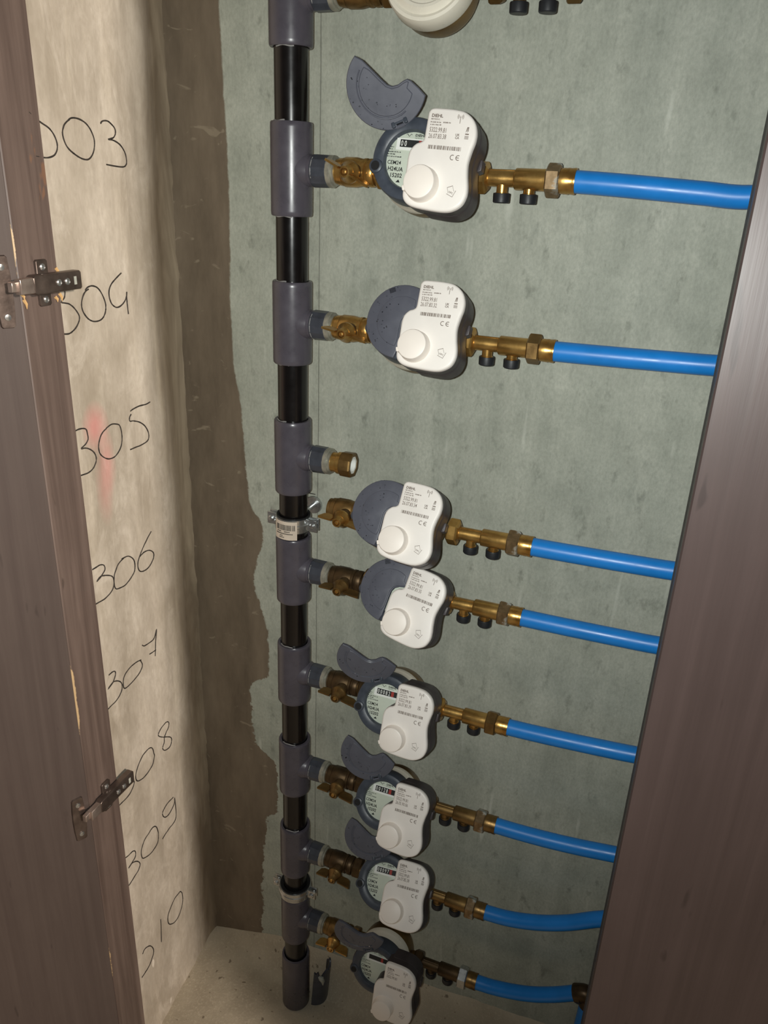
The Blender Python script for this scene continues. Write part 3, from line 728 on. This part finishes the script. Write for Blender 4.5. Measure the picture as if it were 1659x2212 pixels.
    def knob(b):
        T = Matrix.Translation((30.5, -31.5, 0))
        b.lathe([(94.5, 18.2), (96, 17.2), (106, 16.6), (107.6, 15.9), (108.2, 14.6)], T, 48)
        b.box((-18.4, -4, 99), (-15, 1, 107), T @ Matrix.Rotation(0.35, 4, 'Z'), 0.6)
        return b
    obj('sensor_knob', shared('sensor_knob', 'knob', knob, 40), mo)
    b = MB(); zz = 95.12
    put_text(b, 'DIEHL', 4.6, 6, 44.4, zz, 1.05, 0, 0.16); put_text(b, 'METERING', 2.1, 6, 41.6, zz, 1, 0, 0.04)
    greek(b, 6, 17, 38.6, 1.3, zz); greek(b, 6, 18.5, 36.0, 1.3, zz); greek(b, 20.5, 29, 38.8, 1.6, zz)
    put_text(b, '5322.99.81', 7.0, 6, 29.0, zz, 0.66, 0, 0.04)
    if serial: put_text(b, serial, 7.0, 6, 22.4, zz, 0.64, 0, 0.04)
    rnd = random.Random(serial or 'x'); xx = 8.0
    while xx < 46.5:
        ww = rnd.choice((0.45, 0.45, 0.8, 1.2)); b.add([(xx, 11.2, zz), (xx + ww, 11.2, zz), (xx + ww, 15.4, zz), (xx, 15.4, zz)], [(0, 1, 2, 3)]); xx += ww + rnd.choice((0.4, 0.5, 0.9))
    for cx, bar in ((38.0, False), (44.6, True)):   # CE mark
        pts = [(cx + 2.9 * math.cos(math.radians(a)), 4.2 + 2.9 * math.sin(math.radians(a))) for a in range(60, 301, 20)]
        ins = [(cx + 2.1 * math.cos(math.radians(a)), 4.2 + 2.1 * math.sin(math.radians(a))) for a in range(60, 301, 20)]
        n = len(pts); b.add([(p[0], p[1], zz) for p in pts + ins], [(i, i + 1, n + i + 1, n + i) for i in range(n - 1)])
        if bar: b.add([(cx - 2.3, 3.8, zz), (cx + 0.9, 3.8, zz), (cx + 0.9, 4.6, zz), (cx - 2.3, 4.6, zz)], [(0, 1, 2, 3)])
    arrow = [(-3.6, 5.5), (3.2, 5.5), (3.2, -1.0), (5.8, -1.0), (0, -6.5), (-5.8, -1.0), (-3.6, -1.0)]   # arrow mark round the NFC field
    c, s = math.cos(math.radians(22)), math.sin(math.radians(22))
    A1 = [(43.5 + x * c - y * s, -31 + x * s + y * c) for x, y in arrow]
    A2 = [(43.5 + (x * c - y * s) * 0.90, -31 + (x * s + y * c) * 0.90) for x, y in arrow]
    n = len(arrow); b.add([(p[0], p[1], zz) for p in A1 + A2], [(i, (i + 1) % n, n + (i + 1) % n, n + i) for i in range(n)])
    put_text(b, 'NFC', 2.9, 40.6, -32.3, zz, 1, math.radians(-20), 0.04)
    for r in (1.5, 2.6, 3.7):                        # radio wave symbol
        for sgn in (0, 180):
            P1 = [(39.5 + r * math.cos(math.radians(a + sgn)), 46.5 + r * math.sin(math.radians(a + sgn)), zz) for a in range(-45, 46, 15)]
            P2 = [(39.5 + (r - 0.45) * math.cos(math.radians(a + sgn)), 46.5 + (r - 0.45) * math.sin(math.radians(a + sgn)), zz) for a in range(-45, 46, 15)]
            q = len(P1); b.add(P1 + P2, [(i, i + 1, q + i + 1, q + i) for i in range(q - 1)])
    b.add([(39.2, 39.5, zz), (39.8, 39.5, zz), (39.8, 46.5, zz), (39.2, 46.5, zz)], [(0, 1, 2, 3)])
    put_text(b, 'UK', 3.4, 37, 26.6, zz, 1, 0, 0.1); put_text(b, 'CA', 3.4, 37, 23.6, zz, 1, 0, 0.1)
    for i in range(4): b.add([(48 + i * 0.9, 31 + (i % 2), zz), (48.5 + i * 0.9, 31 + (i % 2), zz), (49.6 + i * 0.5, 36.5, zz), (49.1 + i * 0.5, 36.5, zz)], [(0, 1, 2, 3)])
    b.add([(47.8, 28.6, zz), (52, 28.6, zz), (52, 29.8, zz), (47.8, 29.8, zz)], [(0, 1, 2, 3)])
    for i in range(5): b.add([(47.6, 24 + i * 0.75, zz), (52.2, 24 + i * 0.75, zz), (52.2, 24.4 + i * 0.75, zz), (47.6, 24.4 + i * 0.75, zz)], [(0, 1, 2, 3)])
    b.v = [Vector(((p.x - 24) * 0.907 + 44.5, p.y * 0.91 - 7, p.z)) for p in b.v]
    stuff(obj('printed_text', b.mesh('printed_text', 'print'), mo))
    # grey flip lid
    def lid(b):
        out = [(p[0] - HPT.x, p[1] - HPT.y) for p in LIDOUT]
        b.prism(out, -1.2, 3.4, 1.2, None, 0.8)
        inner = [(p[0] * 0.72, p[1] * 0.72) if Vector(p).length > 32 else p for p in LIDOUT]
        inner = offset([(p[0] - HPT.x, p[1] - HPT.y) for p in inner], -1.6)
        b.prism(inner, 3.0, 4.6, 0.8); b.prism(inner, -2.2, -1.0, 0, None, 0.8)
        T = Matrix.Rotation(math.radians(HANG - 90), 4, 'Z')
        b.box((-4.5, -3, -1.2), (4.5, 4.2, 3.4), T, 0.8)
        b.lathe([(-4.5, 2.2), (4.5, 2.2)], T @ Matrix.Translation((0, 3, 0)) @ AXX, 12)
        b.tube([(30.8 * math.cos(math.radians(a)) - HPT.x, 30.8 * math.sin(math.radians(a)) - HPT.y, -1.3) for a in range(96, 262, 8)], 0.9, 6)
        return b
    lo = obj('lid', shared('lid', 'lid', lid, 30), t, (HPT.x, HPT.y, 66.2))
    if opened:
        axis = Vector((0, 0, 1)).cross(HDIR).normalized()
        lo.rotation_euler = Matrix.Rotation(math.radians(opened), 3, axis).to_euler()
    rr = random.Random(z)
    pts = []
    for i in range(34):
        a = math.radians(rr.uniform(100, 250)); q = rr.uniform(16, 41)
        p = Vector((q * math.cos(a) - HPT.x, q * math.sin(a) - HPT.y, 0))
        if opened: pts.append((p + Vector((0, 0, -2.0 if q < 30 else -1.2)), rr.uniform(0.3, 0.9), (0, 0, -1)))
        else: pts.append((p + Vector((0, 0, 4.6 if q < 30 else 3.4)), rr.uniform(0.3, 0.8), (0, 0, 1)))
    drops(lo, pts)
    return t

# ---- the plain meter on the top branch
def plain_meter(z):
    rot = (Matrix.Rotation(math.radians(90 - 14), 3, 'X')).to_euler()
    t = thing('water_meter', 'water meter with a ribbed ivory cap and no radio module, topmost on the riser', 'water meter', (172, 0, zf(z)), None, rot)
    meter_base(t)
    b = MB(); b.lathe([(12, 40), (12, 47), (14, 48), (30, 47.5), (34, 46), (35, 43), (33.5, 40), (36, 37), (38, 35), (38, 32), (36.5, 30.5), (36.5, 5)], None, 64)
    obj('ribbed_cap', b.mesh('ribbed_cap', 'white_cap'), t)['label'] = 'ivory ribbed cap'
    b = MB(); b.box((-16, -14, 36.4), (14, 10, 36.9)); obj('paper_label', b.mesh('paper_label', 'digit'), t)
    return t

NAME = {'302': 'the topmost ivory capped meter', '303': 'the uppermost meter with raised lid', '304': 'the uppermost meter with closed lid',
        '305': 'the meter on the disconnected branch', '306': 'the closed meter under the disconnected one', '307': 'the first open meter under the closed ones',
        '308': 'the open meter just above the clamp-level one', '309': 'the open meter level with the bare clamp', '310': 'the lowest meter near the floor'}
plain_meter(BR['302'])
meter(BR['303'], 'water meter with white radio module, uppermost one with its grey lid raised', 150, '00', '26.07.83.38', -2.9, 13.9)
meter(BR['304'], 'water meter with white radio module, uppermost one with its grey lid closed', 0, '', '26.07.83.32', -0.3, 22.7)
Z5 = -420
LOOSE = (4.5, -14)          # the disconnected meter hangs a little forward
meter(Z5, 'water meter with closed lid on the disconnected branch, its inlet valve hanging free', 0, '', '26.07.83.34', -2.6, 30, 165, -14)
meter(BR['306'], 'water meter with closed lid, tucked just below the disconnected one', 0, '', '26.07.83.35', -8.9, 27.4, 174)
meter(BR['307'], 'water meter with raised lid reading 00082, first open one under the closed meters', 144, '00082', '26.07.83.39', 0, 23.5)
meter(BR['308'], 'water meter with raised lid reading 00128, just above the one level with the bare clamp', 158, '00128', '26.05.90.06', -0.1, 28.7, 175)
meter(BR['309'], 'water meter with raised lid reading 00097, level with the bare steel clamp', 150, '00097', '26.07.85.38', 3.2, 42, 181)
meter(BR['310'], 'lowest water meter with raised lid, just above the floor', 155, '', '', 0.7, 17.8, 180)

VAL = {'302': ('old_brass', 12), '303': ('brass', 27), '304': ('brass', 12), '305': ('old_brass', 8), '306': ('dark_brass', 4), '307': ('dark_brass', 10), '308': ('dark_brass', 9), '309': ('dark_brass', 8), '310': ('old_brass', 2)}
for k, (mat, turn) in VAL.items():
    z = Z5 if k == '305' else BR[k]
    lab = ('brass butterfly valve hanging free on the inlet of ' if k == '305' else 'brass butterfly valve between the riser and ') + NAME[k]
    valve(z, lab, LOOSE if k == '305' else (0, 0), mat, turn)
CHK = {'302': ('old_brass', 'old_brass'), '303': ('brass', 'patina'), '304': ('brass', 'old_brass'), '305': ('brass', 'patina'), '306': ('brass', 'patina'), '307': ('brass', 'old_brass'),
       '308': ('old_brass', 'patina'), '309': ('old_brass', 'patina'), '310': ('dark_brass', 'zinc')}
for k, (mat, nm) in CHK.items():
    check_valve(Z5 if k == '305' else BR[k], 'brass check valve with black test caps behind ' + NAME[k], mat, nm, LOOSE if k == '305' else (0, 0))
END = {'302': (184, 184, 178), '303': (4, -1, -4), '304': (-177, -175, -174), '305': (-420, -419, -418), '306': (-531, -531, -530), '307': (-710, -709, -703),
       '308': (-892, -892, -882), '309': (-1073, -1059, -1014)}
for k, (z0, z1, z2) in END.items():
    q = lambda f: z0 + (z2 - z0) * min(f, 1.0) ** (2.0 if abs(z2 - z0) > 8 else 1.2) + max(0.0, f - 1) * max(6.0, abs(z2 - z0) * 1.5)      # hose bends up gently away from the fitting
    yy = LOOSE[1] if k == '305' else 0
    hose([(334 + 171 * f, yy + 4 * f * f, zf(q(f))) for f in (0, 0.2, 0.4, 0.6, 0.8, 1.0, 1.3, 1.6, 1.93)],
         ('bent' if abs(z2 - z0) > 8 else 'straight') + ' blue plastic hose leaving ' + NAME[k])
z0 = BR['310']
hose([(334, 0, zf(z0)), (370, 0, zf(z0 + 3)), (420, 0, zf(z0 + 16)), (460, 1, zf(z0 + 34)), (498, 2, zf(z0 + 58))], 'short curved blue hose leaving the lowest meter near the floor')
EL = thing('elbow_fitting', 'dark brass elbow at the end of the lowest blue hose', 'pipe fitting', (512, 2, zf(z0 + 62)))
mb = MB(); mb.tube(spline([(-17, 0, -6), (-4, 0, 0), (4, 0, -4), (5, 0, -22)], 6, False), 14, 24)
obj('elbow', mb.mesh('elbow', 'dark_brass'), EL)
mb = MB(); mb.lathe([(-17, 12), (-17, 15.5), (-9, 15.5), (-8, 12)], Matrix.Rotation(-0.4, 4, 'Y') @ AXX, 6)
obj('hex_nut', mb.mesh('hex_nut', 'dark_brass', 20), EL)
tag(obj('water_hose', MB().tube([(517, 2, zf(z0 + 46)), (515, 0, zf(z0 - 20)), (512, -2, zf(z0 - 110)), (512, -2, 6)], 12.5, 20).mesh('water_hose', 'blue')), 'blue hose dropping from the elbow into the floor', 'hose', None, 'blue water hoses')
mb = MB()
out = [(492, 20, 0)]
vs, fs = grid(14, 8, lambda u, v: (512 + (26 + 5 * nz(u * 40, 3, v * 9, 9)) * math.cos(2 * math.pi * u) * (1 - 0.5 * v), 12 + 24 * math.sin(2 * math.pi * u) * (1 - 0.5 * v), -2 + 74 * v + 6 * nz(u * 20, 9, v, 6)))
mb.add(vs, fs)
tag(obj('mortar_lump', mb.mesh('mortar_lump', 'foam', 60)), 'pale mortar lump around the hose that drops into the floor', 'mortar')

# broken half of a grey pipe sleeve leaning behind the foot of the riser
def shard():
    b = MB(); n = 16; rows = 9; vs = []; fs = []
    for r in (24.0, 21.0):
        for j in range(rows + 1):
            for i in range(n + 1):
                a = math.radians(-75 + 150 * i / n); top = 84 + 14 * nz(i * 2.0, 1, 4, 3.3)
                vs.append((r * math.cos(a), r * math.sin(a), top * j / rows))
    m = (n + 1) * (rows + 1)
    for base in (0, m):
        for j in range(rows):
            for i in range(n): fs.append((base + j * (n + 1) + i, base + j * (n + 1) + i + 1, base + (j + 1) * (n + 1) + i + 1, base + (j + 1) * (n + 1) + i))
    for j in range(rows):
        for i in (0, n): fs.append((j * (n + 1) + i, (j + 1) * (n + 1) + i, m + (j + 1) * (n + 1) + i, m + j * (n + 1) + i))
    for i in range(n):
        for j in (0, rows): fs.append((j * (n + 1) + i, j * (n + 1) + i + 1, m + j * (n + 1) + i + 1, m + j * (n + 1) + i))
    return b.add(vs, fs)
so = obj('pipe_shard', shard().mesh('pipe_shard', 'adapter', 40), None, (30, 24, 12)); so.rotation_euler = (-0.03, 0.05, math.radians(-10))
tag(so, 'broken grey plastic sleeve standing behind the foot of the riser', 'pipe fragment')
mb = MB(); mb.tube([(24.2 * math.cos(a), 24.2 * math.sin(a), z) for a, z in ((-0.9, 80), (-0.7, 74), (-0.55, 66), (-0.5, 54))], [2, 5, 4, 1], 8)
obj('dried_plaster', mb.mesh('dried_plaster', 'foam'), so)
